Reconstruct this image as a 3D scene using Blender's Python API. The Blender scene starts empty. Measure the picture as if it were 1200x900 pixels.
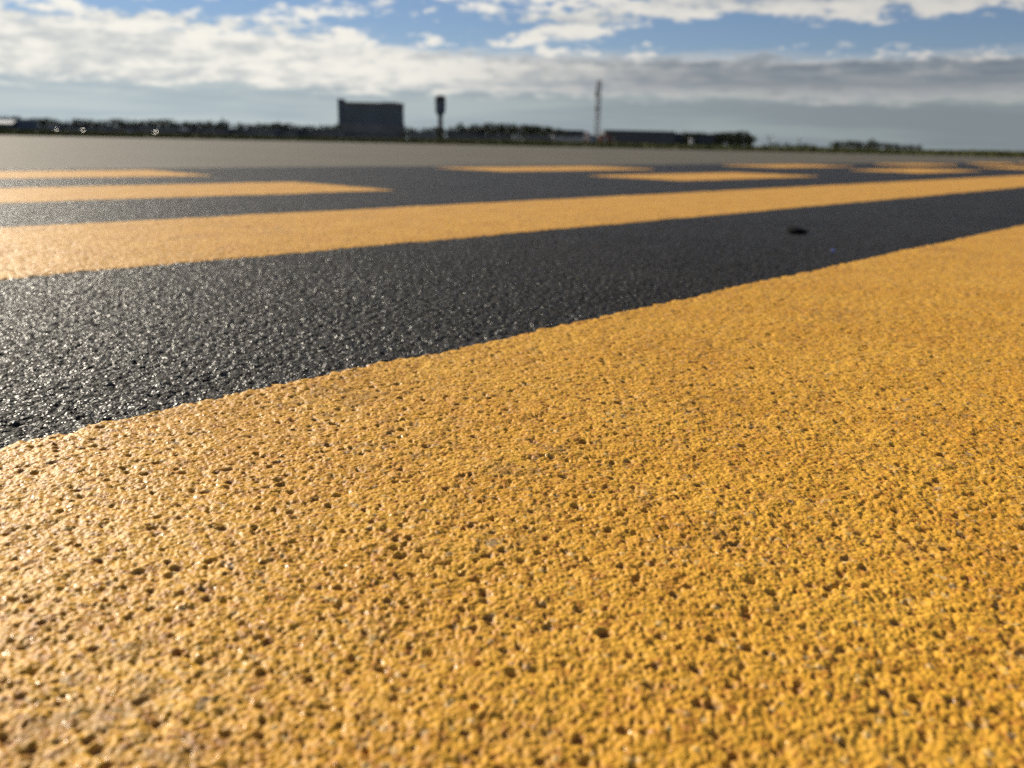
import bpy, bmesh, math, random
import numpy as np
from mathutils import Matrix, Vector

R = math.radians
random.seed(7)
S = bpy.context.scene
COL = S.collection

# ------------------------------------------------------------------ camera
CAM_H = 0.0830
PITCH, ROLL = R(15.737), R(1.264)
cam_d = bpy.data.cameras.new("camera")
cam = bpy.data.objects.new("camera", cam_d)
COL.objects.link(cam)
cam_d.sensor_fit = 'HORIZONTAL'
cam_d.sensor_width = 36.0
cam_d.lens = 1006 / 1200 * 36.0
cam_d.clip_start = 0.004
cam_d.clip_end = 30000
rt = Vector((1, 0, 0)); upv = Vector((0, math.sin(PITCH), math.cos(PITCH))); fw = Vector((0, math.cos(PITCH), -math.sin(PITCH)))
cx = rt * math.cos(ROLL) + upv * math.sin(ROLL)
cy = upv * math.cos(ROLL) - rt * math.sin(ROLL)
cz = -fw
cam.matrix_world = Matrix(((cx.x, cy.x, cz.x, 0), (cx.y, cy.y, cz.y, 0), (cx.z, cy.z, cz.z, CAM_H), (0, 0, 0, 1)))
cam_d.dof.use_dof = True
cam_d.dof.focus_distance = 0.234
cam_d.dof.aperture_fstop = 19.0
S.camera = cam

# ------------------------------------------------------------------ sun, sky, exposure
SUN_AZ, SUN_EL = R(-47), R(25)            # azimuth from the view direction (+y), negative = left
sun_dir = Vector((math.sin(SUN_AZ) * math.cos(SUN_EL), math.cos(SUN_AZ) * math.cos(SUN_EL), math.sin(SUN_EL)))
sl = bpy.data.lights.new("sun", 'SUN')
sl.energy = 5.0
sl.angle = R(0.53)
sl.color = (1.0, 0.90, 0.74)
sun = bpy.data.objects.new("sun", sl)
sun.rotation_euler = sun_dir.to_track_quat('Z', 'Y').to_euler()
COL.objects.link(sun)

S.view_settings.view_transform = 'Standard'
S.view_settings.look = 'None'
S.view_settings.exposure = 0.22
S.view_settings.gamma = 1.0
S.cycles.sample_clamp_direct = 5.0
S.cycles.sample_clamp_indirect = 3.0
S.cycles.use_denoising = False          # keep the grain of the paint and stones


class N:
    """small helper: maths on node sockets"""
    def __init__(self, tree):
        self.t = tree

    def node(self, kind, **kw):
        n = self.t.nodes.new(kind)
        for k, v in kw.items():
            setattr(n, k, v)
        return n

    def put(self, sock, v):
        if isinstance(v, bpy.types.NodeSocket):
            self.t.links.new(v, sock)
        elif v is not None:
            if isinstance(v, (tuple, list)) and len(v) == 3 and sock.type == 'RGBA':
                v = (*v, 1)
            sock.default_value = v

    def m(self, op, a, b=None, c=None, clamp=False):
        n = self.node('ShaderNodeMath', operation=op, use_clamp=clamp)
        for i, v in enumerate((a, b, c)):
            if v is not None:
                self.put(n.inputs[i], v)
        return n.outputs[0]

    def add(self, a, b): return self.m('ADD', a, b)
    def sub(self, a, b): return self.m('SUBTRACT', a, b)
    def mul(self, a, b): return self.m('MULTIPLY', a, b)

    def ramp(self, v, a, b, lo=0.0, hi=1.0):
        n = self.node('ShaderNodeMapRange', interpolation_type='SMOOTHSTEP', clamp=True)
        self.put(n.inputs['Value'], v)
        n.inputs['From Min'].default_value = a
        n.inputs['From Max'].default_value = b
        n.inputs['To Min'].default_value = lo
        n.inputs['To Max'].default_value = hi
        return n.outputs[0]

    def mix(self, f, a, b):
        n = self.node('ShaderNodeMix', data_type='RGBA', clamp_factor=True)
        self.put(n.inputs[0], f)
        self.put(n.inputs[6], a)
        self.put(n.inputs[7], b)
        return n.outputs[2]

    def vec(self, x, y, z=0.0):
        n = self.node('ShaderNodeCombineXYZ')
        for i, v in enumerate((x, y, z)):
            self.put(n.inputs[i], v)
        return n.outputs[0]

    def noise(self, v, scale, detail=2, rough=0.5, out=0):
        n = self.node('ShaderNodeTexNoise')
        if v is not None:
            self.put(n.inputs['Vector'], v)
        n.inputs['Scale'].default_value = scale
        n.inputs['Detail'].default_value = detail
        n.inputs['Roughness'].default_value = rough
        return n.outputs[out]

    def voronoi(self, v, scale, out='Distance'):
        n = self.node('ShaderNodeTexVoronoi')
        if v is not None:
            self.put(n.inputs['Vector'], v)
        n.inputs['Scale'].default_value = scale
        return n.outputs[out]

    def gauss(self, x, x0, w):
        q = self.m('DIVIDE', self.sub(x, x0), w)
        return self.m('EXPONENT', self.mul(self.mul(q, q), -1.0))


def build_world():
    w = bpy.data.worlds.new("World")
    S.world = w
    w.use_nodes = True
    t = w.node_tree
    t.nodes.clear()
    n = N(t)
    sky = n.node('ShaderNodeTexSky', sky_type='NISHITA')
    sky.sun_disc = False
    sky.sun_elevation = SUN_EL
    sky.sun_rotation = SUN_AZ
    sky.air_density = 1.0
    sky.dust_density = 0.0
    sky.ozone_density = 3.0
    bg_sky = n.node('ShaderNodeBackground')
    tint = n.node('ShaderNodeMix', data_type='RGBA', blend_type='MULTIPLY')
    tint.inputs[0].default_value = 1.0
    t.links.new(sky.outputs[0], tint.inputs[6])
    tint.inputs[7].default_value = (0.96, 0.96, 1.12, 1)
    t.links.new(tint.outputs[2], bg_sky.inputs[0])
    bg_sky.inputs[1].default_value = 0.056

    d = n.node('ShaderNodeTexCoord').outputs['Generated']
    sp = n.node('ShaderNodeSeparateXYZ')
    t.links.new(d, sp.inputs[0])
    x, y, z = sp.outputs
    el = n.mul(n.m('ARCSINE', z), 57.2958)
    az = n.mul(n.m('ARCTAN2', x, y), 57.2958)
    zz = n.m('MAXIMUM', z, 0.0)
    den = n.add(zz, 0.26)
    P = n.vec(n.m('DIVIDE', x, den), n.m('DIVIDE', y, den), 0.0)
    # how near the sun's bearing: forward scattering makes clouds brighter there
    dot = n.node('ShaderNodeVectorMath', operation='DOT_PRODUCT')
    t.links.new(d, dot.inputs[0])
    dot.inputs[1].default_value = sun_dir
    glow = n.ramp(dot.outputs['Value'], 0.25, 0.95)

    wob = n.noise(P, 1.3, 3, 0.55)
    big = n.noise(P, 2.9, 5, 0.58)
    fine = n.noise(P, 9.0, 6, 0.62)
    strk = n.noise(n.vec(n.mul(az, 0.055), n.mul(el, 0.75), 3.0), 1.0, 5, 0.55)
    strk2 = n.noise(n.vec(n.mul(az, 0.13), n.mul(el, 1.5), 8.0), 1.0, 4, 0.6)
    elw = n.add(el, n.add(n.mul(n.sub(strk2, 0.5), 1.5), n.add(n.mul(n.sub(wob, 0.5), 0.8), n.mul(n.sub(fine, 0.5), 1.6))))

    # upper broken cloud: fuller towards the sun, open with blue further round
    side = n.ramp(az, 8.0, -26.0)
    cov = n.add(n.add(n.mul(big, 0.34), n.mul(fine, 0.84)), n.mul(side, 0.10))
    cov = n.sub(cov, n.ramp(el, 12.0, 32.0, 0.0, 0.10))
    cov = n.add(cov, n.mul(n.gauss(el, 8.4, 1.0), n.ramp(az, -2.0, 10.0, 0.0, 0.15)))
    hole = n.mul(n.gauss(az, -5.5, 4.6), n.gauss(el, 6.9, 1.3))
    cov = n.add(cov, n.mul(n.mul(n.gauss(az, 4.6, 3.2), n.gauss(el, 6.8, 1.0)), 0.13))
    cov = n.sub(cov, n.mul(n.mul(n.gauss(az, -21.0, 7.0), n.gauss(el, 7.5, 0.9)), 0.17))
    hole2 = n.mul(n.ramp(az, 1.0, 9.0), n.gauss(el, 6.5, 0.75))
    cov = n.sub(cov, n.add(n.mul(hole, 0.11), n.mul(hole2, 0.14)))
    upper = n.ramp(cov, 0.56, 0.70)
    # low deck reaching the horizon
    top_edge = n.ramp(az, -20.0, 2.0, 6.0, 5.3)
    deck = n.ramp(n.sub(top_edge, elw), -0.35, 0.45)
    cloud = n.m('MAXIMUM', upper, deck)

    # radiance: bright broken cloud, grey underside band, veil at the horizon
    body = n.ramp(n.add(n.mul(strk, 0.45), n.mul(fine, 0.55)), 0.37, 0.58)
    shade_hi = n.mix(body, (0.32, 0.35, 0.39), (0.64, 0.62, 0.585))
    bright_hi = n.mix(body, (0.57, 0.60, 0.60), (0.93, 0.90, 0.82))
    hi = n.mix(glow, shade_hi, bright_hi)
    band = n.mul(n.ramp(elw, 2.2, 3.8), n.ramp(elw, 5.5, 4.5))
    band = n.mul(band, n.ramp(az, -9.0, 15.0))
    hi = n.mix(n.mul(band, 0.80), hi, n.mix(n.ramp(strk2, 0.4, 0.65), (0.14, 0.178, 0.222), (0.24, 0.273, 0.302)))
    low = n.mix(n.ramp(az, -30.0, 30.0), (0.42, 0.50, 0.54), (0.215, 0.25, 0.27))
    low2 = n.mix(n.ramp(az, -30.0, 30.0), (0.52, 0.59, 0.60), (0.265, 0.31, 0.32))
    low = n.mix(n.ramp(strk, 0.42, 0.62), low, low2)
    hi = n.mix(n.ramp(elw, 3.3, 2.5), hi, low)
    bg_c = n.node('ShaderNodeBackground')
    n.put(bg_c.inputs[0], hi)
    bg_c.inputs[1].default_value = 0.88
    mx = n.node('ShaderNodeMixShader')
    n.put(mx.inputs[0], cloud)
    t.links.new(bg_sky.outputs[0], mx.inputs[1])
    t.links.new(bg_c.outputs[0], mx.inputs[2])
    out = n.node('ShaderNodeOutputWorld')
    t.links.new(mx.outputs[0], out.inputs[0])


build_world()


# ------------------------------------------------------------------ helpers
def tag(o, label=None, cat=None, group=None, kind=None):
    if label: o['label'] = label
    if cat: o['category'] = cat
    if group: o['group'] = group
    if kind: o['kind'] = kind
    return o


def empty(name, loc, rz=0.0):
    o = bpy.data.objects.new(name, None)
    o.empty_display_size = 0.5
    o.location = loc
    o.rotation_euler = (0, 0, rz)
    COL.objects.link(o)
    return o


def place(px, depth, z=0.0):
    return Vector((depth * (px - 600 - math.sin(ROLL) * (450 - yh(px))) / 1045.0, depth, z))


def yh(px):
    return 153.25 + px * 26.5 / 1200


def hgt(px, ypx, depth):
    return CAM_H + (yh(px) - ypx) * depth / 1086.0


class MB:
    def __init__(self):
        self.v = []; self.f = []

    def poly(self, pts, faces):
        b = len(self.v)
        self.v += [tuple(p) for p in pts]
        self.f += [tuple(b + i for i in f) for f in faces]

    def box(self, x0, x1, y0, y1, z0, z1):
        self.poly([(x0, y0, z0), (x1, y0, z0), (x1, y1, z0), (x0, y1, z0), (x0, y0, z1), (x1, y0, z1), (x1, y1, z1), (x0, y1, z1)],
                  [(3, 2, 1, 0), (4, 5, 6, 7), (0, 1, 5, 4), (1, 2, 6, 5), (2, 3, 7, 6), (3, 0, 4, 7)])

    def tube(self, a, b, r0, r1=None, n=6):
        a = Vector(a); b = Vector(b); r1 = r0 if r1 is None else r1
        d = (b - a).normalized()
        u = d.orthogonal().normalized(); w = d.cross(u)
        pts = []
        for c, r in ((a, r0), (b, r1)):
            for i in range(n):
                q = 2 * math.pi * i / n
                pts.append(c + (u * math.cos(q) + w * math.sin(q)) * r)
        fs = [(i, (i + 1) % n, n + (i + 1) % n, n + i) for i in range(n)]
        fs += [tuple(range(n))[::-1], tuple(range(n, 2 * n))]
        self.poly(pts, fs)

    def lathe(self, prof, n=12, a0=0.0):
        pts = []
        for r, z in prof:
            for i in range(n):
                q = a0 + 2 * math.pi * i / n
                pts.append((r * math.cos(q), r * math.sin(q), z))
        fs = []
        for k in range(len(prof) - 1):
            for i in range(n):
                j = (i + 1) % n
                fs.append((k * n + i, k * n + j, (k + 1) * n + j, (k + 1) * n + i))
        fs.append(tuple(range(n))[::-1])
        fs.append(tuple((len(prof) - 1) * n + i for i in range(n)))
        self.poly(pts, fs)

    def prism(self, outline, y0, y1):
        n = len(outline)
        pts = [(x, y0, z) for x, z in outline] + [(x, y1, z) for x, z in outline]
        fs = [tuple(range(n)), tuple(range(n, 2 * n))[::-1]]
        fs += [(i, i + n, (i + 1) % n + n, (i + 1) % n) for i in range(n)]
        self.poly(pts, fs)

    def build(self, name, mat, parent=None, smooth=False):
        me = bpy.data.meshes.new(name)
        me.from_pydata(self.v, [], self.f)
        bm = bmesh.new(); bm.from_mesh(me)
        bmesh.ops.recalc_face_normals(bm, faces=bm.faces)
        bm.to_mesh(me); bm.free()
        me.materials.append(mat)
        if smooth:
            me.polygons.foreach_set('use_smooth', [True] * len(me.polygons))
        o = bpy.data.objects.new(name, me)
        COL.objects.link(o)
        if parent: o.parent = parent
        return o


def copy_tree(o, parent=None):
    c = o.copy(); COL.objects.link(c)
    c.parent = parent
    for ch in o.children:
        k = ch.copy(); COL.objects.link(k); k.parent = c
        for g in ch.children:
            j = g.copy(); COL.objects.link(j); j.parent = k
    return c


# ------------------------------------------------------------------ materials
def new_mat(name):
    m = bpy.data.materials.new(name)
    m.use_nodes = True
    t = m.node_tree
    n = N(t)
    b = t.nodes['Principled BSDF']
    return m, n, b


def plain(name, col, rough=0.7, var=0.25, scale=1.0, metallic=0.0, spec=0.3):
    m, n, b = new_mat(name)
    pos = n.node('ShaderNodeNewGeometry').outputs['Position']
    f = n.noise(pos, scale, 4, 0.6)
    c = n.mix(n.ramp(f, 0.3, 0.7), tuple(v * (1 - var) for v in col), tuple(v * (1 + var) for v in col))
    n.put(b.inputs['Base Color'], c)
    b.inputs['Roughness'].default_value = rough
    b.inputs['Metallic'].default_value = metallic
    b.inputs['Specular IOR Level'].default_value = spec
    return m


def attr(n, name):
    a = n.node('ShaderNodeAttribute', attribute_name=name)
    return a.outputs['Fac']


def mat_paint():
    m, n, b = new_mat('yellow_road_paint')
    pos = n.node('ShaderNodeNewGeometry').outputs['Position']
    broad = n.noise(pos, 22, 4, 0.6)
    grain = n.noise(pos, 420, 3, 0.65)
    cell = n.voronoi(pos, 900, 'Color')
    sc = n.node('ShaderNodeSeparateColor'); n.put(sc.inputs[0], cell)
    base = n.mix(n.ramp(broad, 0.3, 0.7), (0.71, 0.352, 0.031), (0.80, 0.430, 0.045))
    base = n.mix(n.ramp(grain, 0.46, 0.70, 0.0, 0.75), base, (0.44, 0.165, 0.018))
    mott = n.noise(pos, 75, 4, 0.65)
    base = n.mix(n.ramp(mott, 0.52, 0.74, 0.0, 0.45), base, (0.50, 0.27, 0.075))            # greyed, rubbed patches
    base = n.mix(n.ramp(sc.outputs[0], 0.86, 0.96, 0.0, 0.6), base, (0.33, 0.105, 0.02))      # rusty grit in the paint
    base = n.mix(n.ramp(sc.outputs[1], 0.955, 0.985, 0.0, 0.45), base, (0.70, 0.55, 0.28))        # pale glass beads
    spots = n.noise(pos, 190, 3, 0.6)
    base = n.mix(n.ramp(spots, 0.66, 0.73, 0.0, 0.65), base, (0.24, 0.19, 0.135))                # bare grey spots
    base = n.mix(n.mul(attr(n, 'pit'), 0.85), base, (0.15, 0.085, 0.040))                       # darker brown in popped pits, pinholes and scuffs
    n.put(b.inputs['Base Color'], base)
    rough = n.ramp(sc.outputs[2], 0.92, 0.96, 0.54, 0.25)
    n.put(b.inputs['Roughness'], rough)
    b.inputs['Specular IOR Level'].default_value = 0.22
    v1 = n.voronoi(pos, 900)
    hgt_ = n.add(n.mul(v1, -0.5), n.mul(n.noise(pos, 1500, 2, 0.6), 0.45))
    bump = n.node('ShaderNodeBump')
    bump.inputs['Strength'].default_value = 0.9
    bump.inputs['Distance'].default_value = 0.00052
    n.put(bump.inputs['Height'], hgt_)
    n.put(b.inputs['Normal'], bump.outputs[0])
    return m


def mat_asphalt():
    m, n, b = new_mat('dark_sealed_asphalt')
    pos = n.node('ShaderNodeNewGeometry').outputs['Position']
    broad = n.noise(pos, 5, 4, 0.6)
    cell = n.voronoi(pos, 950, 'Color')
    sc = n.node('ShaderNodeSeparateColor'); n.put(sc.inputs[0], cell)
    base = n.mix(n.ramp(broad, 0.3, 0.7), (0.0180, 0.0160, 0.0124), (0.0285, 0.0257, 0.0203))
    base = n.mix(n.ramp(sc.outputs[0], 0.75, 0.98, 0.0, 0.6), base, (0.080, 0.075, 0.064))
    n.put(b.inputs['Base Color'], base)
    n.put(b.inputs['Roughness'], n.ramp(sc.outputs[1], 0.50, 0.95, 0.66, 0.32))
    n.put(b.inputs['Specular IOR Level'], n.ramp(sc.outputs[1], 0.5, 0.9, 0.06, 0.33))
    v1 = n.voronoi(pos, 950)
    hgt_ = n.add(n.mul(v1, -0.6), n.mul(n.noise(pos, 900, 3, 0.6), 0.5))
    bump = n.node('ShaderNodeBump')
    bump.inputs['Strength'].default_value = 0.9
    bump.inputs['Distance'].default_value = 0.0011
    n.put(bump.inputs['Height'], hgt_)
    n.put(b.inputs['Normal'], bump.outputs[0])
    return m


def mat_apron():
    m, n, b = new_mat('pale_worn_asphalt')
    pos = n.node('ShaderNodeNewGeometry').outputs['Position']
    broad = n.noise(pos, 1.6, 7, 0.7)
    stone = n.voronoi(pos, 140, 'Color')
    sc = n.node('ShaderNodeSeparateColor'); n.put(sc.inputs[0], stone)
    base = n.mix(n.ramp(broad, 0.3, 0.7), (0.070, 0.060, 0.039), (0.116, 0.100, 0.066))
    base = n.mix(n.ramp(sc.outputs[0], 0.5, 1.0, 0.0, 0.5), base, (0.22, 0.20, 0.155))
    n.put(b.inputs['Base Color'], base)
    b.inputs['Roughness'].default_value = 0.75
    b.inputs['Specular IOR Level'].default_value = 0.3
    bump = n.node('ShaderNodeBump')
    bump.inputs['Strength'].default_value = 0.6
    bump.inputs['Distance'].default_value = 0.002
    n.put(bump.inputs['Height'], n.voronoi(pos, 140))
    n.put(b.inputs['Normal'], bump.outputs[0])
    return m


def mat_grass():
    m, n, b = new_mat('grass_blades')
    pos = n.node('ShaderNodeNewGeometry').outputs['Position']
    f = n.noise(pos, 0.35, 4, 0.6)
    g = n.noise(pos, 9.0, 3, 0.6)
    c = n.mix(n.ramp(f, 0.35, 0.65), (0.066, 0.078, 0.018), (0.112, 0.102, 0.032))
    c = n.mix(n.ramp(g, 0.4, 0.7, 0.0, 0.6), c, (0.055, 0.085, 0.018))
    n.put(b.inputs['Base Color'], c)
    b.inputs['Roughness'].default_value = 0.75
    b.inputs['Specular IOR Level'].default_value = 0.15
    return m


def mat_leaf(name, a, b_):
    m, n, b = new_mat(name)
    pos = n.node('ShaderNodeNewGeometry').outputs['Position']
    f = n.noise(pos, 0.6, 4, 0.6)
    n.put(b.inputs['Base Color'], n.mix(n.ramp(f, 0.35, 0.65), a, b_))
    b.inputs['Roughness'].default_value = 0.65
    b.inputs['Specular IOR Level'].default_value = 0.08
    return m


PAINT = mat_paint(); ASPH = mat_asphalt(); APRON = mat_apron(); GRASS = mat_grass()
LEAF = [mat_leaf('dark_leaf', (0.035, 0.042, 0.022), (0.06, 0.066, 0.035)), mat_leaf('blue_green_leaf', (0.030, 0.042, 0.032), (0.048, 0.062, 0.045))]
BARK = plain('bark', (0.06, 0.048, 0.038), 0.9, 0.3, 3)
FIELD = plain('field_turf', (0.085, 0.09, 0.03), 0.9, 0.35, 0.2)

# ------------------------------------------------------------------ height noise (metres, world coordinates)
def hsh(ix, iy, seed):
    h = (ix.astype(np.int64) * 374761393 + iy.astype(np.int64) * 668265263 + seed * 1274126177) & 0xFFFFFFFF
    h = ((h ^ (h >> 13)) * 1274126177) & 0xFFFFFFFF
    h = ((h ^ (h >> 16)) * 2246822519) & 0xFFFFFFFF
    h = h ^ (h >> 15)
    return (h & 0xFFFFFF).astype(np.float32) / np.float32(0xFFFFFF)


def vnoise(x, y, cell, seed):
    u = x / cell; v = y / cell
    iu = np.floor(u); iv = np.floor(v)
    fu = u - iu; fv = v - iv
    fu = fu * fu * (3 - 2 * fu); fv = fv * fv * (3 - 2 * fv)
    iu = iu.astype(np.int64); iv = iv.astype(np.int64)
    a = hsh(iu, iv, seed); b = hsh(iu + 1, iv, seed); c = hsh(iu, iv + 1, seed); d = hsh(iu + 1, iv + 1, seed)
    return (a + (b - a) * fu) * (1 - fv) + (c + (d - c) * fu) * fv


def worley(x, y, cell, seed):
    u = x / cell; v = y / cell
    iu = np.floor(u).astype(np.int64); iv = np.floor(v).astype(np.int64)
    best = np.full(u.shape, 9.0); bid = np.zeros(u.shape, np.float32)
    for i in (-1, 0, 1):
        for j in (-1, 0, 1):
            a = iu + i; b = iv + j
            px = a + hsh(a, b, seed); py = b + hsh(a, b, seed + 17)
            d = (px - u) ** 2 + (py - v) ** 2
            w = d < best
            best = np.where(w, d, best)
            bid = np.where(w, hsh(a, b, seed + 31), bid)
    return np.sqrt(best), bid


def sstep(x, a, b):
    t = np.clip((x - a) / (b - a), 0, 1)
    return t * t * (3 - 2 * t)


AZ = R(42.095)                              # bearing of the painted lines
P0, W = 0.2481, 0.3                         # first paint edge, width of lines and gaps
nx, ny = -math.cos(AZ), math.sin(AZ)
tx, ty = math.sin(AZ), math.cos(AZ)


def build_pavement():
    # polar sampling: dense where the lens looks, coarse behind it
    rs = [0.004, 0.02, 0.04, 0.055, 0.065]
    r = 0.072
    while r < 27.0:
        rs.append(r)
        r += max(0.00031 * (r / 0.08) ** 0.5, r * r / 300.0)
    rs = np.array(rs)
    STEP, HALF = 0.00155, R(39)
    th1 = np.arange(-HALF, HALF + STEP / 2, STEP)
    HALF = th1[-1]
    gaps = np.concatenate([np.full(213, 0.005), np.full(40, 0.05), np.full(213, 0.005)])
    th2 = HALF + np.concatenate([[0], np.cumsum(gaps)]) * (2 * math.pi - HALF + th1[0]) / gaps.sum()
    keep = np.unique(np.concatenate([np.arange(0, len(rs), 4), [len(rs) - 1]]))
    quads, xs, ys, sp = [], [], [], []
    base = 0
    for r_, t_ in ((rs, th1), (rs[keep], th2)):
        rr, tt = np.meshgrid(r_, t_, indexing='ij')
        xs.append((rr * np.sin(tt)).ravel()); ys.append((rr * np.cos(tt)).ravel())
        dr_ = np.gradient(r_)[:, None] * np.ones_like(tt)
        sg = np.maximum(np.minimum(dr_, 0.02), rr * np.gradient(t_)[None, :])
        if len(sp):                                         # the shared edges keep the fine grid's relief
            first = sp[0].reshape(len(rs), -1)
            sg[:, 0] = first[keep, -1]
            sg[:, -1] = first[keep, 0]
        sp.append(sg.ravel())
        ix = base + np.arange(rr.size).reshape(rr.shape)
        quads.append(np.stack([ix[:-1, :-1], ix[1:, :-1], ix[1:, 1:], ix[:-1, 1:]], -1).reshape(-1, 4))
        base += rr.size
    X = np.concatenate(xs); Y = np.concatenate(ys); space = np.concatenate(sp)
    q = np.concatenate(quads)

    def fade(lam, lo):
        return 1 - (1 - lo) * sstep(space / lam, 0.6, 1.6)

    coarse = 1 - sstep(space, 0.01, 0.05)
    p = X * nx + Y * ny - P0
    s = X * tx + Y * ty
    # ragged paint edge
    wob = (vnoise(X, Y, 0.0045, 3) - 0.5) * 0.0042 + (vnoise(X, Y, 0.0016, 5) - 0.5) * 0.0026 + (vnoise(X, Y, 0.09, 6) - 0.5) * 0.0025
    pe = p + wob
    se = s + wob
    k = pe / W
    ki = np.floor(k).astype(int)
    # signed distance into paint
    din = np.minimum(pe - ki * W, (ki + 1) * W - pe)
    cls = np.zeros(X.shape, np.int32)                       # 0 dark asphalt
    near = pe < 0
    cls[near & (pe > -W)] = 1
    cls[(ki == 1)] = 2
    ph = (se - 1.82) / 1.82
    pi_ = np.floor(ph).astype(int)
    inside = ((ph - pi_) < np.where(pi_ < 0, 0.53, 0.475)) & ((ph - pi_) > np.where(pi_ == 0, 0.035, 0.0))
    lim = (pi_ >= -6) & (pi_ <= 8)
    cls[(ki == 3) & inside & lim] = (100 + pi_)[(ki == 3) & inside & lim]
    cls[(ki == 5) & inside & lim] = (200 + pi_)[(ki == 5) & inside & lim]
    cls[(k > 6.45)] = 3                                     # pale worn apron beyond
    painted = (cls == 1) | (cls == 2) | (cls >= 90)
    dist = np.where(cls == 1, np.minimum(-pe, pe + W), din)
    mask = np.where(painted, sstep(dist, 0.0, 0.0022), 0.0)

    # asphalt stones
    f1, id1 = worley(X, Y, 0.0030, 11)
    dome = np.clip(1 - (f1 * 1.2) ** 2, 0, 1) ** 0.75 * (0.55 + 0.9 * id1)
    f2, id2 = worley(X, Y, 0.0015, 23)
    grit = np.clip(1 - (f2 * 1.25) ** 2, 0, 1)
    und = (vnoise(X, Y, 0.035, 41) - 0.5) + 0.6 * (vnoise(X, Y, 0.013, 43) - 0.5)
    fa = fade(0.0034, 0.8)
    asph = (0.00080 * dome * fa + 0.00022 * grit * fade(0.0015, 0.4) + 0.0007 * und) * coarse
    # paint skin: stones softened, bead texture, popped pits
    f3, id3 = worley(X, Y, 0.00096, 57)
    bead = np.clip(1 - (f3 * 1.2) ** 2, 0, 1) ** 0.8 * (0.30 + 1.0 * id3)
    f4, id4 = worley(X, Y, 0.0047, 71)
    rad = 0.085 + 0.13 * hsh((id4 * 1e6).astype(np.int64), np.zeros_like(ki), 5)
    have = (id4 > 0.52)
    pit = np.where(have, 1 - sstep((f4 + 0.10 * (vnoise(X, Y, 0.0007, 61) - 0.5)) / rad, 0.3, 1.45), 0.0)
    f5, id5 = worley(X, Y, 0.021, 83)
    rad5 = 0.028 + 0.042 * hsh((id5 * 1e6).astype(np.int64), np.zeros_like(ki), 9)
    pit5 = np.where(id5 > 0.35, 1 - sstep((f5 + 0.03 * (vnoise(X, Y, 0.0009, 63) - 0.5)) / rad5, 0.3, 1.4), 0.0)
    f6, id6 = worley(X, Y, 0.0021, 131)
    pin = np.where(id6 > 0.42, 1 - sstep((f6 + 0.10 * (vnoise(X, Y, 0.0005, 65) - 0.5)) / (0.15 + 0.13 * id6), 0.3, 1.3), 0.0)
    lumps = (vnoise(X, Y, 0.0058, 91) - 0.5) + 0.7 * (vnoise(X, Y, 0.0026, 93) - 0.5)
    fb2 = fade(0.0034, 0.4)
    fb = fade(0.0010, 0.15); fp = fade(0.003, 0.5)
    thick = 0.0009
    skin = (0.00030 * dome * fb2 + 0.00030 * bead * fb + 0.0007 * und + 0.00036 * lumps * fb2
            - (0.00075 * pit + 0.0010 * pit5) * fp - 0.00035 * pin * fade(0.0016, 0.2)) * coarse + thick
    near_m = (space < 0.0008) & (mask > 0.9)
    skin = skin + (1 - coarse) * (skin[near_m].mean() - thick)
    near_a = (space < 0.0008) & (mask == 0)
    asph = asph + (1 - coarse) * asph[near_a].mean()
    Zh = asph * (1 - mask) + skin * mask
    Zh = np.where(cls == 3, asph * 0.8, Zh)
    pitv = np.clip(np.maximum(np.maximum(pit * np.where(id4 > 0.75, 1.0, 0.5), pit5) * fp, 0.35 * pin * fade(0.0016, 0.3)), 0, 1) * (mask > 0.5)
    # scuffs where stone tops wear through
    wear = sstep(vnoise(X, Y, 0.055, 101) * 0.6 + vnoise(X, Y, 0.0032, 103) * 0.4, 0.76, 0.82) * 0.4
    pitv = np.maximum(pitv, wear * (mask > 0.5) * coarse)

    c4 = cls[q]
    # a face belongs to a painted piece when two of its corners do
    fc = np.sort(c4, axis=1)[:, 2]

    def make(name, sel, mat, parent=None):
        f = q[sel]
        used, inv = np.unique(f, return_inverse=True)
        inv = inv.reshape(-1, 4).astype(np.int32)
        me = bpy.data.meshes.new(name)
        me.vertices.add(len(used)); me.loops.add(inv.size); me.polygons.add(len(inv))
        co = np.stack([X[used], Y[used], Zh[used]], 1).astype(np.float32)
        me.vertices.foreach_set('co', co.ravel())
        me.loops.foreach_set('vertex_index', inv[:, ::-1].ravel())
        me.polygons.foreach_set('loop_start', np.arange(0, inv.size, 4, dtype=np.int32))
        me.polygons.foreach_set('use_smooth', np.ones(len(inv), bool))
        at = me.attributes.new('pit', 'FLOAT', 'POINT')
        at.data.foreach_set('value', pitv[used].astype(np.float32))
        me.update(calc_edges=True)
        me.materials.append(mat)
        o = bpy.data.objects.new(name, me)
        COL.objects.link(o)
        if parent: o.parent = parent
        return o

    taxi = tag(make('taxiway', (fc == 0), ASPH), kind='structure')
    apron = tag(make('apron', (fc == 3), APRON), kind='structure')
    l1 = tag(make('painted_line', (fc == 1), PAINT, taxi), 'wide pitted yellow paint line filling the near ground')
    l2 = tag(make('painted_line', (fc == 2), PAINT, taxi), 'solid yellow paint line beyond the first black gap')
    for v in np.unique(fc[fc >= 90]):
        sel = fc == v
        if sel.sum() > 3:
            make('painted_dash', sel, PAINT, taxi)
    return taxi


build_pavement()


# ------------------------------------------------------------------ field beyond the pavement
def edge_r(a):
    return 19.6 + 0.5 * math.sin(a * 3 + 1) + 0.25 * math.sin(a * 17)


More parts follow.
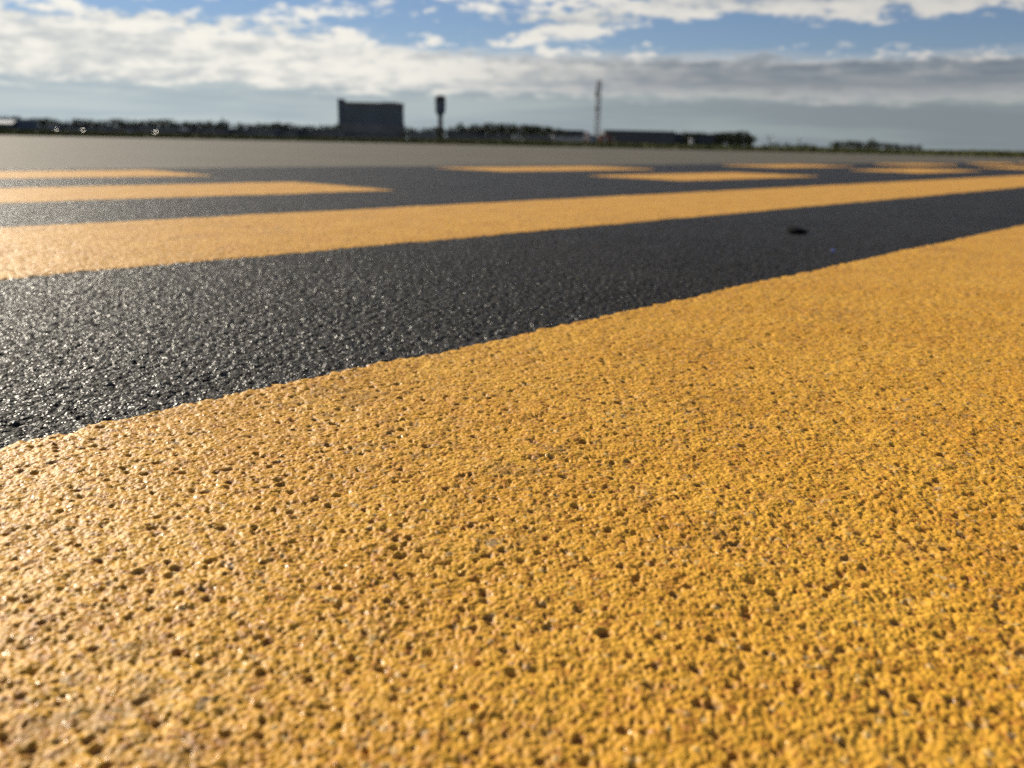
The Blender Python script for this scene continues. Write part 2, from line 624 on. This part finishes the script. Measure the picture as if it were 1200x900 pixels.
def build_field():
    na = 240
    radii = [0, 0.8, 2, 5, 12, 30, 80, 200, 500, 1200, 4000, 12000]
    zs = [-0.006, 0.02, 0.035, 0.035, 0.03, 0.02, 0.0, 0.0, 0.0, 0.0, 0.0, 0.0]
    v = []; f = []
    for k, (d, z) in enumerate(zip(radii, zs)):
        for i in range(na):
            a = 2 * math.pi * i / na
            r = edge_r(a) + d
            v.append((r * math.sin(a), r * math.cos(a), z))
    for k in range(len(radii) - 1):
        for i in range(na):
            j = (i + 1) % na
            f.append((k * na + i, k * na + j, (k + 1) * na + j, (k + 1) * na + i))
    me = bpy.data.meshes.new('grass_field')
    me.from_pydata(v, [], [tuple(reversed(x)) for x in f])
    me.materials.append(FIELD)
    o = bpy.data.objects.new('grass_field', me); COL.objects.link(o)
    tag(o, kind='structure')


build_field()


def build_grass():
    rng = np.random.default_rng(5)
    n = 52000
    a = np.concatenate([rng.uniform(-R(42), R(42), int(n * 0.8)), rng.uniform(-math.pi, math.pi, n - int(n * 0.8))])
    d = np.abs(rng.normal(0, 1, n)) ** 1.2 * 5.0
    e = np.array([edge_r(x) for x in a])
    r = e + d - 0.1 * rng.random(n)
    x = r * np.sin(a); y = r * np.cos(a)
    clump = vnoise(x, y, 1.3, 7) * 0.6 + vnoise(x, y, 5.0, 8) * 0.7
    h = (0.05 + 0.09 * clump * rng.uniform(0.6, 1.2, n)) * np.clip(0.45 + d / 1.5, 0, 1)
    w = rng.uniform(0.008, 0.02, n)
    yaw = rng.uniform(0, math.pi, n)
    lx = rng.normal(0, 0.35, n) * h; ly = rng.normal(0, 0.35, n) * h
    z0 = np.where(d < 0.8, 0.02 * d / 0.8 - 0.005, 0.02)
    dx = np.cos(yaw) * w; dy = np.sin(yaw) * w
    V = np.empty((n, 5, 3), np.float32)
    V[:, 0] = np.stack([x - dx, y - dy, z0], 1)
    V[:, 1] = np.stack([x + dx, y + dy, z0], 1)
    V[:, 2] = np.stack([x + dx * .7 + lx * .35, y + dy * .7 + ly * .35, z0 + h * .55], 1)
    V[:, 3] = np.stack([x - dx * .7 + lx * .35, y - dy * .7 + ly * .35, z0 + h * .55], 1)
    V[:, 4] = np.stack([x + lx, y + ly, z0 + h], 1)
    b = np.arange(n)[:, None] * 5
    loops = np.concatenate([b + np.array([[0, 1, 2, 3]]), b + np.array([[3, 2, 4]])], 1).ravel().astype(np.int32)
    starts = (np.arange(n)[:, None] * 7 + np.array([[0, 4]])).ravel().astype(np.int32)
    me = bpy.data.meshes.new('grass')
    me.vertices.add(n * 5); me.loops.add(n * 7); me.polygons.add(n * 2)
    me.vertices.foreach_set('co', V.ravel())
    me.loops.foreach_set('vertex_index', loops)
    me.polygons.foreach_set('loop_start', starts)
    me.update(calc_edges=True)
    me.materials.append(GRASS)
    o = bpy.data.objects.new('grass', me); COL.objects.link(o)
    tag(o, 'low olive green grass along the far edge of the pavement', 'grass', kind='stuff')


build_grass()

# ------------------------------------------------------------------ buildings
CONC = plain('dark_concrete', (0.095, 0.122, 0.162), 0.8, 0.15, 0.05)
CONC2 = plain('mid_grey_concrete', (0.15, 0.15, 0.158), 0.8, 0.2, 0.08)
DARKWALL = plain('dark_wall_cladding', (0.085, 0.088, 0.096), 0.8, 0.15, 0.05)
PALE = plain('pale_cladding', (0.40, 0.40, 0.41), 0.6, 0.08, 0.2)
GREYCLAD = plain('grey_cladding', (0.16, 0.163, 0.172), 0.6, 0.15, 0.1)
ROOFM = plain('dark_roofing', (0.09, 0.09, 0.095), 0.8, 0.2, 0.1)
BRONZE = plain('bronze_trim', (0.16, 0.12, 0.08), 0.5, 0.2, 0.1)
GLASS = plain('dark_window_glass', (0.03, 0.04, 0.055), 0.12, 0.2, 0.3, spec=0.6)
STEEL = plain('galvanised_steel', (0.30, 0.30, 0.30), 0.5, 0.2, 2)
RED = plain('red_paint', (0.42, 0.06, 0.04), 0.5, 0.15, 2)
WHITE = plain('white_paint', (0.75, 0.74, 0.72), 0.5, 0.08, 2)
MASTRED = plain('backlit_red_steel', (0.13, 0.06, 0.052), 0.6, 0.2, 2)  # red darkened: the mast's backlit shade is put into the colour
MASTGREY = plain('backlit_mast_steel', (0.15, 0.15, 0.15), 0.6, 0.2, 2)  # pale bands turned dark grey, backlit shade mixed into the colour
RUST = plain('red_brown_steel', (0.30, 0.11, 0.06), 0.7, 0.25, 1)
BROWN = plain('dark_brown_timber', (0.06, 0.045, 0.03), 0.8, 0.25, 1)
BLUE = plain('dull_blue_steel', (0.07, 0.09, 0.18), 0.6, 0.2, 1)
RUBBER = plain('tyre_rubber', (0.025, 0.025, 0.025), 0.7, 0.2, 5)
TAR = plain('black_tar', (0.010, 0.0095, 0.0095), 0.9, 0.4, 120, spec=.1)


def block_building():
    D = 900.0
    c = place(436.5, D)
    w = 58.0
    H = hgt(434, 120.5, D)
    root = tag(empty('block_building', c, 0), 'big dark slab block standing above the tree line next to the control tower', 'building')
    pod = 15.0
    dep = 26.0
    core = MB(); core.box(-w / 2 + .6, w / 2 - .6, 0.8, dep, pod, H - 2.0); core.build('wall', CONC, root)
    storeys = 8
    sh = (H - 2.0 - pod) / storeys
    for i in range(storeys):
        z0 = pod + i * sh
        a = MB(); a.box(-w / 2, w / 2, 0, dep + .4, z0, z0 + sh * .48); a.build('spandrel', CONC, root)
        g = MB(); g.box(-w / 2 + 0.3, w / 2 - 0.3, 0.45, 0.78, z0 + sh * .48 + .003, z0 + sh - .003)
        win = g.build('window', GLASS, root)
        ml = MB()
        for q in range(18):
            xx = -w / 2 + 1.5 + q * (w - 3) / 17
            ml.box(xx - .25, xx + .25, 0.15, 0.44, z0 + sh * .48 + .004, z0 + sh - .004)
        mo = ml.build('mullion', CONC, win); mo['kind'] = 'stuff'
    t = MB(); t.box(-w / 2 - 0.3, w / 2 + 0.3, -0.3, dep + .7, H - 2.0 + .003, H - 1.0)
    t.box(-w / 2 - 0.3, w / 2 + 0.3, -0.3, 0.3, H - 1.0, H); t.box(-w / 2 - 0.3, w / 2 + 0.3, dep, dep + .7, H - 1.0, H)
    t.box(-w / 2 - 0.3, -w / 2 + 0.3, .31, dep - .01, H - 1.0, H); t.box(w / 2 - .3, w / 2 + 0.3, .31, dep - .01, H - 1.0, H)
    t.build('roof_parapet', BRONZE, root)
    s = MB(); s.box(-w / 2 - 5.4, -w / 2 - .32, 2, 16, 0, H + 2.0); s.build('stair_tower', CONC, root)
    s = MB(); s.box(-w / 2 - 5.8, -w / 2 - .33, 1.5, 16.5, H + 2.0, H + 2.8); s.build('stair_tower_cap', BRONZE, root)
    p = MB(); p.box(-w / 2 - 4, w / 2 - .5, -7, -0.32, 0, pod - .4); p.box(-w / 2 - .3, w / 2 + .3, -.3, dep + 3, 0, pod - .01)
    p.build('podium', CONC2, root)
    for i in range(9):
        x = -w / 2 + 1 + i * 7.6
        g = MB(); g.box(x, x + 5.6, -7.12, -7.003, 3.2, 6.2); g.build('podium_window', GLASS, root)
    m = MB(); m.box(w / 2 - 20, w / 2 - 6, 8, 18, H - 1.0, H + 0.9); m.build('plant_room', CONC, root)


block_building()


def control_tower():
    D = 900.0
    root = tag(empty('control_tower', place(516, D)), 'slim airport control tower with a dark wide cab on a pale shaft', 'control tower')
    H = hgt(516, 112.5, D)
    zc = hgt(516, 131.5, D)
    b = MB(); b.lathe([(5.0, 0), (5.0, 4), (2.7, 4.6), (2.35, zc - 4)], 14); b.build('shaft', CONC2, root)
    b = MB(); b.lathe([(2.4, zc - 4), (4.4, zc - 1.0), (5.2, zc + 1.5), (5.2, zc + 7.4)], 14); b.build('cab_base', CONC, root)
    b = MB(); b.lathe([(5.7, zc + 7.42), (5.7, zc + 8.1)], 14); b.build('gallery', STEEL, root)
    for i in range(8):
        a0 = 2 * math.pi * i / 8; a1 = a0 + 2 * math.pi / 8
        g = MB()
        z0, z1 = zc + 8.12, zc + 13.0
        r0, r1 = 4.9, 5.3
        pts = []
        for rr_ in (0, -0.15):
            for a, r, z in ((a0 + .03, r0, z0), (a1 - .03, r0, z0), (a1 - .03, r1, z1), (a0 + .03, r1, z1)):
                pts.append(((r + rr_) * math.cos(a), (r + rr_) * math.sin(a), z))
        g.poly(pts, [(0, 1, 2, 3), (7, 6, 5, 4), (0, 4, 5, 1), (1, 5, 6, 2), (2, 6, 7, 3), (3, 7, 4, 0)])
        g.build('window', GLASS, root)
        m = MB(); m.tube((4.95 * math.cos(a0), 4.95 * math.sin(a0), z0), (5.32 * math.cos(a0), 5.32 * math.sin(a0), z1), .16, n=5); m.build('window_post', STEEL, root)
    b = MB(); b.lathe([(4.4, zc + 8.12), (4.6, zc + 13.0)], 8); b.build('cab_core', CONC, root)
    b = MB(); b.lathe([(5.4, zc + 13.02), (5.4, zc + 13.9), (3.6, H - 0.6), (1.2, H)], 14); b.build('roof', ROOFM, root)
    b = MB(); b.tube((0, 0, H - .1), (0, 0, H + 3.0), .16, .08); b.tube((1.2, 0, H - .4), (1.2, 0, H + 1.6), .1); b.build('antenna', STEEL, root)


control_tower()


def lattice_mast():
    D = 260.0
    root = tag(empty('lattice_mast', place(699, D), R(20)), 'tall thin red and white lattice mast beside the rust coloured shelter', 'mast')
    H = hgt(699, 96.5, D)
    nb = 16
    bands = 8
    wb, wt = 0.62, 0.48
    wid = lambda z: wb + (wt - wb) * z / H
    for bnd in range(bands):
        z0, z1 = H * bnd / bands, H * (bnd + 1) / bands
        m = MB()
        for sx, sy in ((-1, -1), (1, -1), (1, 1), (-1, 1)):
            m.tube((sx * wid(z0), sy * wid(z0), z0 + .005), (sx * wid(z1), sy * wid(z1), z1 - .005), .045, n=6)
        k = nb // bands
        for i in range(k):
            a = z0 + (z1 - z0) * i / k; c = z0 + (z1 - z0) * (i + 1) / k
            A = wid(a); Cc = wid(c)
            cs = [(-1, -1), (1, -1), (1, 1), (-1, 1)]
            for j in range(4):
                p, q = cs[j], cs[(j + 1) % 4]
                m.tube((p[0] * A, p[1] * A, a), (q[0] * Cc, q[1] * Cc, c), .035, n=5)
                m.tube((q[0] * A, q[1] * A, a), (p[0] * Cc, p[1] * Cc, c), .035, n=5)
                m.tube((p[0] * Cc, p[1] * Cc, c - .06), (q[0] * Cc, q[1] * Cc, c - .06), .05, n=5)
        m.build('mast_section', MASTRED if bnd % 2 else MASTGREY, root)
    b = MB(); b.box(-1.1, 1.1, -1.1, 1.1, 0, .35); b.build('footing', CONC2, root)
    # antenna panels in pairs
    for z, s in ((hgt(699, 111, D), 1.0), (hgt(699, 104, D), .7), (hgt(699, 128, D), .8)):
        b = MB(); b.box(-wid(z) - .75 * s, -wid(z) - .1, -.3, .3, z - .75 * s, z + .75 * s); b.build('antenna_panel', STEEL, root)
        b = MB(); b.box(-wid(z) - .1, wid(z) + .1, -.09, .09, z - .09, z + .09); b.build('bracket', STEEL, root)
    b = MB(); b.tube((0, 0, H - .1), (0, 0, H + .9), .05); b.tube((.5, .4, H - .1), (.5, .4, H + .5), .09); b.build('top_light', STEEL, root)


lattice_mast()


def shelter(name, px0, px1, ytop, D, mat, roofm, label, cat, door=True):
    c = (px0 + px1) / 2
    w = (px1 - px0) * D / 1045; h = hgt(c, ytop, D); d = w * .9
    root = tag(empty(name, place(c, D), R(random.uniform(-8, 8))), label, cat)
    b = MB(); b.box(-w / 2, w / 2, 0, d, 0.12, h - .2); b.build('wall', mat, root)
    b = MB(); b.box(-w / 2 - .12, w / 2 + .12, -.15, d + .15, h - .197, h); b.build('roof', roofm, root)
    b = MB(); b.box(-w / 2 - .05, w / 2 + .05, -.05, d + .05, 0, .118); b.build('base', CONC2, root)
    if door:
        b = MB(); b.box(-w * .15, w * .25, -.04, -.003, .15, h * .78); dd = b.build('door', STEEL if mat is not STEEL else GREYCLAD, root)
        b = MB(); b.box(w * .17, w * .21, -.09, -.043, h * .38, h * .42); b.build('handle', ROOFM, dd)
    b = MB(); b.box(w * .3, w * .42, -.1, -.003, h * .5, h * .65); b.build('vent', ROOFM, root)
    return root


shelter('equipment_shelter', 702, 714, 158.5, 258, RUST, RUST, 'rust coloured equipment shelter at the foot of the lattice mast', 'shelter')
shelter('equipment_shelter', 715.5, 722, 157.0, 262, BROWN, ROOFM, 'dark brown upright hut next to the rust coloured shelter', 'hut')
shelter('equipment_cabinet', 691.5, 699, 159.5, 255, BLUE, BLUE, 'dull blue cabinet between the striped marker and the mast foot', 'cabinet')
shelter('equipment_cabinet', 601, 608.5, 158.0, 255, PALE, GREYCLAD, 'pale grey cabinet standing alone in front of dark trees', 'cabinet')
shelter('equipment_cabinet', 808.5, 812.5, 161.5, 255, PALE, GREYCLAD, 'narrow pale cabinet near the last dark trees past the long flat roof', 'cabinet', False)


def marker_board():
    D = 256.0
    root = tag(empty('marker_board', place(687, D)), 'small red and white striped marker beside the blue cabinet', 'marker')
    w, z0, z1 = 1.25, .8, hgt(687, 154.5, D)
    n = 5
    for i in range(n):
        a = z0 + (z1 - z0) * i / n; c = z0 + (z1 - z0) * (i + 1) / n
        b = MB(); b.box(-w / 2, w / 2, 0, .12, a + .003, c - .003); b.build('board', RED if i % 2 == 0 else WHITE, root)
    for s in (-.4, .4):
        b = MB(); b.tube((s, .25, 0), (s, .25, z1), .07); b.build('post', STEEL, root)


marker_board()


def long_building(name, px0, px1, ytop, D, wallm, roofm, label, cat, doors=0, gable=False, group=None, upper=None):
    c = (px0 + px1) / 2
    w = (px1 - px0) * D / 1045; H = hgt(c, ytop, D); d = 22.0
    root = tag(empty(name, place(c, D)), label, cat, group)
    top = H - (1.6 if gable else .7)
    b = MB(); b.box(-w / 2, w / 2, 0, d, 0, top); b.build('wall', wallm, root)
    if gable:
        b = MB(); b.prism([(-w / 2 - .4, top + .003), (w / 2 + .4, top + .003), (w / 2 - w * .1, H), (-w / 2 + w * .1, H)], -.5, d + .5); b.build('roof', roofm, root)
    else:
        b = MB(); b.box(-w / 2 - .3, w / 2 + .3, -.5, d + .5, top + .003, H); b.build('roof', roofm, root)
    for i in range(doors):
        x0 = -w / 2 + w * (i + .18) / doors; x1 = -w / 2 + w * (i + .82) / doors
        b = MB(); b.box(x0, x1, -.12, -.003, .05, top * .72); b.build('door', wallm, root)
        g = MB(); g.box(x0, x1, -.1, -.004, top * .78, top * .9); g.build('window', GLASS, root)
    if upper:
        run = (upper[1] - upper[0]) / math.tan(R(20))
        b = MB(); b.poly([(x, y, z) for x in (-w / 2 - .3, w / 2 + .3) for y, z in ((-run, upper[0] - .2), (-run, upper[0]), (.2, upper[1]), (.2, upper[1] - .2))],
                         [(0, 1, 2, 3), (7, 6, 5, 4), (0, 4, 5, 1), (1, 5, 6, 2), (2, 6, 7, 3), (3, 7, 4, 0)])
        b.build('canopy_roof', WHITE, root)
        for i in range(5):
            xx = -w / 2 + .3 + i * (w - .6) / 4
            b = MB(); b.tube((xx, -run + .6, 0), (xx, -run + .6, upper[0] - .15), .15); b.build('post', STEEL, root)
    return root


long_building('terminal_building', 648, 684, 158.2, 560, PALE, ROOFM, 'low whitish building with a dark roof next to the striped marker', 'building', 4)
long_building('flat_roofed_building', 708, 790, 153.2, 640, DARKWALL, ROOFM, 'long dark flat roofed building behind the huts past the mast', 'building', 6)
long_building('flat_roofed_building', 650, 684, 152.5, 700, DARKWALL, ROOFM, 'dark higher building rising behind the low whitish one', 'building', 3)
long_building('flat_roofed_building', 787, 846, 156.6, 660, DARKWALL, ROOFM, 'dark lower building joining the long flat roof to the last trees', 'building', 4)
long_building('white_building', -21, 22.5, 139.0, 520, CONC, PALE, 'low building with white sloping roof below dark trees, cut by the photo edge', 'building', 3, False, None,
              (hgt(5, 144.8, 520), hgt(5, 139.6, 520)))
sheds = [(19, 60, 147.2, 1), (61, 127, 147.8, 0), (146, 161, 148.2, 0), (163, 214, 149.2, 1), (216, 262, 150.2, 0), (263, 300, 151.2, 1), (304, 320, 150.8, 0), (322, 346, 152, 0), (348, 392, 151.4, 0), (478, 508, 154.0, 0), (524, 560, 155.0, 1), (562, 598, 157.5, 0), (612, 645, 158.5, 0)]
for i, (a, b_, yt, gb) in enumerate(sheds):
    long_building('airfield_shed', a, b_, yt, 560 + (i % 3) * 16, GREYCLAD if i % 2 else CONC2, ROOFM if i % 3 else GREYCLAD,
                  'low grey airfield shed with dark doors under the dark tree line', 'shed', max(2, int((b_ - a) / 9)), bool(gb), 'low grey sheds under the tree line')


# ------------------------------------------------------------------ parked cars, windscreens catching the sun
_to = (-place(100, 440) + Vector((0, 0, -1))).normalized()
_hv = (_to + sun_dir).normalized()
RAKE = _hv.z / math.hypot(_hv.x, _hv.y)       # slope of the windscreens


def make_car(paint):
    root = empty('parked_car', (0, 0, 0))
    b = MB()
    prof = [(-2.1, .35), (2.1, .35), (2.15, .75), (1.95, .95), (.95, 1.02), (.35, 1.06), (-1.35, 1.06), (-2.05, 1.0), (-2.15, .7)]
    b.prism(prof, -.85, .85); b.build('body', paint, root)
    c = MB()
    c.poly([(.95, -.78, 1.0), (.95, .78, 1.0), (-1.75, .78, 1.0), (-1.75, -.78, 1.0), (.95 - .48 * RAKE, -.62, 1.48), (.95 - .48 * RAKE, .62, 1.48), (-1.25, .62, 1.48), (-1.25, -.62, 1.48)],
           [(0, 1, 5, 4), (1, 2, 6, 5), (2, 3, 7, 6), (3, 0, 4, 7), (4, 5, 6, 7)])
    c.build('cabin', paint, root)
    for x in (-1.35, 1.35):
        for y in (-.82, .82):
            w = MB(); w.tube((x, y - .1, .33), (x, y + .1, .33), .33, n=12); wh = w.build('wheel', RUBBER, root)
            h = MB(); h.tube((x, y - .115, .33), (x, y + .115, .33), .18, n=10); h.build('rim', STEEL, wh)
    for sgn in (-1, 1):
        g = MB(); g.poly([(.6, sgn * .775, 1.06), (-1.45, sgn * .775, 1.06), (-1.2, sgn * .675, 1.42), (.86 - .42 * RAKE, sgn * .675, 1.42)], [(0, 1, 2, 3)])
        g.poly([(.6, sgn * .79, 1.06), (-1.45, sgn * .79, 1.06), (-1.2, sgn * .69, 1.42), (.86 - .42 * RAKE, sgn * .69, 1.42)], [(0, 1, 2, 3)])
        g.build('side_window', GLASS, root)
        l = MB(); l.box(2.08, 2.17, sgn * .62 - .16, sgn * .62 + .16, .7, .86); l.build('headlight', WHITE, root)
    s = MB()
    A = Vector((.93, -.7, 1.05)); B = Vector((.93, .7, 1.05)); C = Vector((.93 - .41 * RAKE, .6, 1.46)); D = Vector((.93 - .41 * RAKE, -.6, 1.46))
    nn = (B - A).cross(D - A).normalized() * .03
    s.poly([p + nn for p in (A, B, C, D)] + [p + nn * .3 for p in (A, B, C, D)], [(0, 1, 2, 3), (7, 6, 5, 4), (0, 4, 5, 1), (1, 5, 6, 2), (2, 6, 7, 3), (3, 7, 4, 0)])
    s.build('windscreen', SCREEN, root)
    return root, nn.normalized()


SCREEN = plain('windscreen_glass', (0.03, 0.04, 0.05), 0.40, 0.1, 1, spec=.5)
CARP = [plain('silver_car_paint', (0.45, 0.46, 0.47), 0.35, 0.05, 1, spec=.5), plain('dark_car_paint', (0.05, 0.055, 0.07), 0.35, 0.05, 1, spec=.5), plain('white_car_paint', (0.72, 0.72, 0.7), 0.35, .05, 1, spec=.5)]
car0, wn = make_car(CARP[0])
cars = [(99.5, 440, 'parked car whose windscreen flashes brightest below the dark trees', True), (68.5, 440, 'parked car with a fainter flash next to the brightest one', True),
        (185, 440, 'parked car with a pale flash in front of the long tree line', True), (80, 440, 'dull parked car between two cars that flash', False), (91, 440, 'grey parked car right beside the brightest flash', False), (122, 440, 'pale parked car past the brightest flash', False), (150, 440, 'silver parked car in front of the pale shed', False)]
for i, (px, D, lab, glint) in enumerate(cars):
    o = car0 if i == 0 else copy_tree(car0)
    loc = place(px, D)
    o.location = loc
    tag(o, lab, 'car', 'cars parked below the tree line')
    yaw = R(random.uniform(150, 210))
    o.rotation_euler = (0, 0, yaw)
    if glint:
        # stands so that its windscreen mirrors the sun towards the camera
        best = None
        to = (Vector((0, 0, CAM_H)) - (loc + Vector((0, 0, 1.2)))).normalized()
        hv = (to + sun_dir).normalized()
        yaw = math.atan2(hv.y, hv.x) - math.atan2(wn.y, wn.x)
        o.rotation_euler = (0, 0, yaw)

# ------------------------------------------------------------------ trees
def leaf_cloud(rng, blobs, n, size):
    mb_v = []; mb_f = []
    tot = sum(b[3] ** 2 for b in blobs)
    for (bx, by, bz, br, sq) in blobs:
        k = int(n * br ** 2 / tot)
        for _ in range(k):
            u = Vector((rng.gauss(0, 1), rng.gauss(0, 1), rng.gauss(0, 1))).normalized()
            rr_ = br * (rng.random() ** .45) * rng.uniform(.8, 1.12)
            c = Vector((bx + u.x * rr_, by + u.y * rr_, bz + u.z * rr_ * sq))
            s = size * rng.uniform(.6, 1.4)
            a = Vector((rng.gauss(0, 1), rng.gauss(0, 1), rng.gauss(0, 1))).normalized()
            b = a.orthogonal().normalized()
            a2 = a.cross(b)
            i = len(mb_v)
            mb_v += [c - b * s, c - a2 * s * .6, c + b * s, c + a2 * s * .6]
            mb_f.append((i, i + 1, i + 2, i + 3))
    return mb_v, mb_f


def make_tree(name, seed, kind, H=10.0):
    rng = random.Random(seed)
    root = empty(name, (0, 0, 0))
    blobs = []
    if kind == 'conifer':
        for i in range(7):
            z = H * (.14 + .12 * i); r = H * .21 * (1 - i / 8.2)
            blobs.append((rng.uniform(-.3, .3), rng.uniform(-.3, .3), z, r, .62))
    else:
        blobs.append((0, 0, H * .55, H * .30, .9))
        for i in range(9):
            a = rng.uniform(0, 6.28); r = H * rng.uniform(.12, .34)
            blobs.append((r * math.cos(a), r * math.sin(a), H * rng.uniform(.14, .80), H * rng.uniform(.13, .21), .85))
    v, f = leaf_cloud(rng, blobs, 520, H * .042)
    zt = sorted(p[2] for p in v)[-14]
    m = MB(); m.v = [(p[0], p[1], max(p[2], .1) * H / zt) for p in v]; m.f = f
    me = bpy.data.meshes.new('crown'); me.from_pydata(m.v, [], m.f); me.materials.append(LEAF[1 if kind == 'conifer' else 0])
    o = bpy.data.objects.new('crown', me); COL.objects.link(o); o.parent = root
    t = MB(); t.tube((0, 0, 0), (0, 0, H * .45), H * .028, H * .018, 7)
    t.tube((0, 0, H * .45), (H * .03, 0, H * .82), H * .018, H * .006, 6)
    if kind != 'conifer':
        for i in range(5):
            a = rng.uniform(0, 6.28); z = H * rng.uniform(.25, .5)
            t.tube((0, 0, z), (H * .24 * math.cos(a), H * .24 * math.sin(a), z + H * .22), H * .012, H * .005, 5)
    t.build('trunk', BARK, root)
    return root


protos = [make_tree('broadleaf_tree', 11, 'broad'), make_tree('broadleaf_tree', 12, 'broad'), make_tree('broadleaf_tree', 13, 'broad'), make_tree('conifer_tree', 14, 'conifer'), make_tree('conifer_tree', 15, 'conifer')]
used = [False] * len(protos)


def tree(px, ytop, D, label, group, kind=None, wide=1.0):
    i = random.choice((0, 1, 2)) if kind == 'broad' else random.choice((3, 4)) if kind == 'conifer' else random.choice((0, 1, 2, 0, 1, 2, 3))
    o = protos[i] if not used[i] else copy_tree(protos[i])
    used[i] = True
    h = hgt(px, ytop - 2.2, D) / 10.0
    o.location = place(px, D)
    o.rotation_euler = (0, 0, random.uniform(0, 6.28))
    o.scale = (h * wide * random.uniform(.9, 1.15), h * wide * random.uniform(.9, 1.15), h)
    tag(o, label, 'tree', group)


def top_line(pts, px):
    return float(np.interp(px, [a for a, _ in pts], [b for _, b in pts]))


LEFT = [(-60, 136), (0, 138), (20, 138), (35, 142), (58, 139.5), (75, 144), (100, 141), (118, 144.5), (131, 142), (142, 140), (160, 144), (180, 143), (200, 142), (215, 145.5), (245, 144.5), (262, 144), (275, 146), (300, 147), (330, 146), (345, 148), (370, 149), (395, 148)]
px = -20.0
while px < 400:
    tree(px, top_line(LEFT, px) + random.uniform(-.6, 1.8), random.uniform(640, 760), 'dark tree in the long far tree line leading up to the slab block', 'trees leading up to the slab block', wide=random.uniform(.9, 1.3))
    px += random.uniform(4.0, 6.5)
tree(262, 140.5, 620, 'tall dark conifer poking above the tree line halfway to the slab block', None, 'conifer', 1.1)
tree(328, 144.0, 620, 'short pointed conifer above the tree line next to the slab block', None, 'conifer', 1.1)
MID = [(474, 151), (500, 152), (530, 151), (541, 148), (550, 150), (565, 147), (590, 146), (610, 148), (630, 149), (650, 152), (664, 154)]
px = 474.0
while px < 664:
    tree(px, top_line(MID, px) + random.uniform(-.6, 1.6), random.uniform(640, 760), 'dark tree in the clump between the control tower and the mast', 'trees between control tower and mast', wide=random.uniform(.9, 1.3))
    px += random.uniform(4.0, 6.0)
tree(541, 146.3, 610, 'small dark conifer standing up just past the control tower', None, 'conifer', 1.2)
RIGHT = [(812, 157), (825, 158), (845, 158.5), (852, 156), (862, 158), (868, 156), (876, 159), (881, 162)]
px = 664.0
while px < 800:
    tree(px, 157.5 + (px - 664) * .01 + random.uniform(-.5, 1.5), random.uniform(760, 820), 'dark tree top showing low behind the flat roofed buildings past the mast', 'trees behind the flat roofed buildings', wide=random.uniform(1.0, 1.3))
    px += random.uniform(5.0, 7.0)
px = 800.0
while px < 882:
    tree(px, top_line(RIGHT, px) + random.uniform(-.4, 1.2), random.uniform(640, 720), 'dark tree in the last clump past the long flat roof', 'trees past the long flat roof', wide=random.uniform(1.0, 1.3))
    px += random.uniform(2.4, 3.6)


def bush(px, ytop, D, label, group, wide):
    b = copy_tree(protos[random.choice((0, 1, 2))])
    b.name = 'bush'
    h = hgt(px, ytop, D) / 8.6
    b.location = place(px, D, -h * 1.6)
    b.rotation_euler = (0, 0, random.uniform(0, 6))
    b.scale = (h * wide, h * wide, h * 1.18)
    tag(b, label, 'bush', group)


for px in np.arange(894, 957, 5.2):
    bush(px + random.uniform(-1, 1), 168.6 + random.uniform(-.8, 1.2) + (px - 894) * .02, random.uniform(300, 340), 'low dark bush in the short row after the last tall trees', 'low bushes after the last tall trees', 1.5)
for px in np.arange(976, 1078, 5.0):
    y = top_line([(976, 167.5), (985, 166.5), (1015, 166.8), (1020, 164.5), (1027, 168), (1050, 170), (1078, 171.5)], px)
    bush(px + random.uniform(-1, 1), y + random.uniform(-.6, .8), random.uniform(300, 340), 'dark bush in the low hedge line far out on the grass past the gap', 'hedge bushes past the gap', 1.4)
bush(520, 166.3, 60, 'small dark tussock in the grass below the control tower', None, 1.3)


def pole(px, ytop, D, arms, label):
    root = tag(empty('light_pole', place(px, D)), label, 'pole')
    h = hgt(px, ytop, D)
    b = MB(); b.tube((0, 0, 0), (0, 0, h), .22, .16, 8); b.build('post', STEEL, root)
    for s in arms:
        b = MB(); b.tube((0, 0, h * .6), (s, 0, h + .4), .12, .1, 6); b.build('arm', STEEL, root)


pole(900, 158.5, 320, (1.8, -1.3), 'thin forked pole above the low bushes')
pole(935, 161.0, 320, (.7,), 'short thick pole above the end of the low bushes')

# ------------------------------------------------------------------ small things lying on the asphalt
def lump(name, loc, size, seed, mat, sub=3, rough=.35):
    rng = random.Random(seed)
    bm = bmesh.new()
    bmesh.ops.create_icosphere(bm, subdivisions=sub, radius=1.0)
    dirs = [(Vector((rng.gauss(0, 1), rng.gauss(0, 1), rng.gauss(0, 1))).normalized(), rng.uniform(-1, 1)) for _ in range(16)]
    for v in bm.verts:
        k = 1 + rough * sum(a * max(0, v.co.normalized().dot(d)) ** 6 for d, a in dirs)
        v.co = Vector((v.co.x * k * size[0], v.co.y * k * size[1], v.co.z * k * size[2]))
    for f in bm.faces: f.smooth = sub > 2
    me = bpy.data.meshes.new(name); bm.to_mesh(me); bm.free()
    me.materials.append(mat)
    o = bpy.data.objects.new(name, me); COL.objects.link(o)
    o.location = loc
    return o


tag(lump('tar_lump', (0.282, 0.878, 0.0035), (0.0105, 0.008, 0.0030), 4, TAR, 4, .55), 'small flat black lump lying alone on the dark asphalt between two yellow lines', 'lump')
GLINTBLUE = plain('glint_blue', (0.25, 0.28, 0.75), 0.08, .1, 50, spec=.8)  # blue of a sparkle, put into the colour
tag(lump('glint_speck', (0.262, 0.712, 0.0028), (0.0017, 0.0013, 0.0018), 9, GLINTBLUE, 1, .3), 'tiny blue speck standing in for a glint on the dark asphalt near the black lump', 'glint speck')  # added speck that stands for a bluish glint
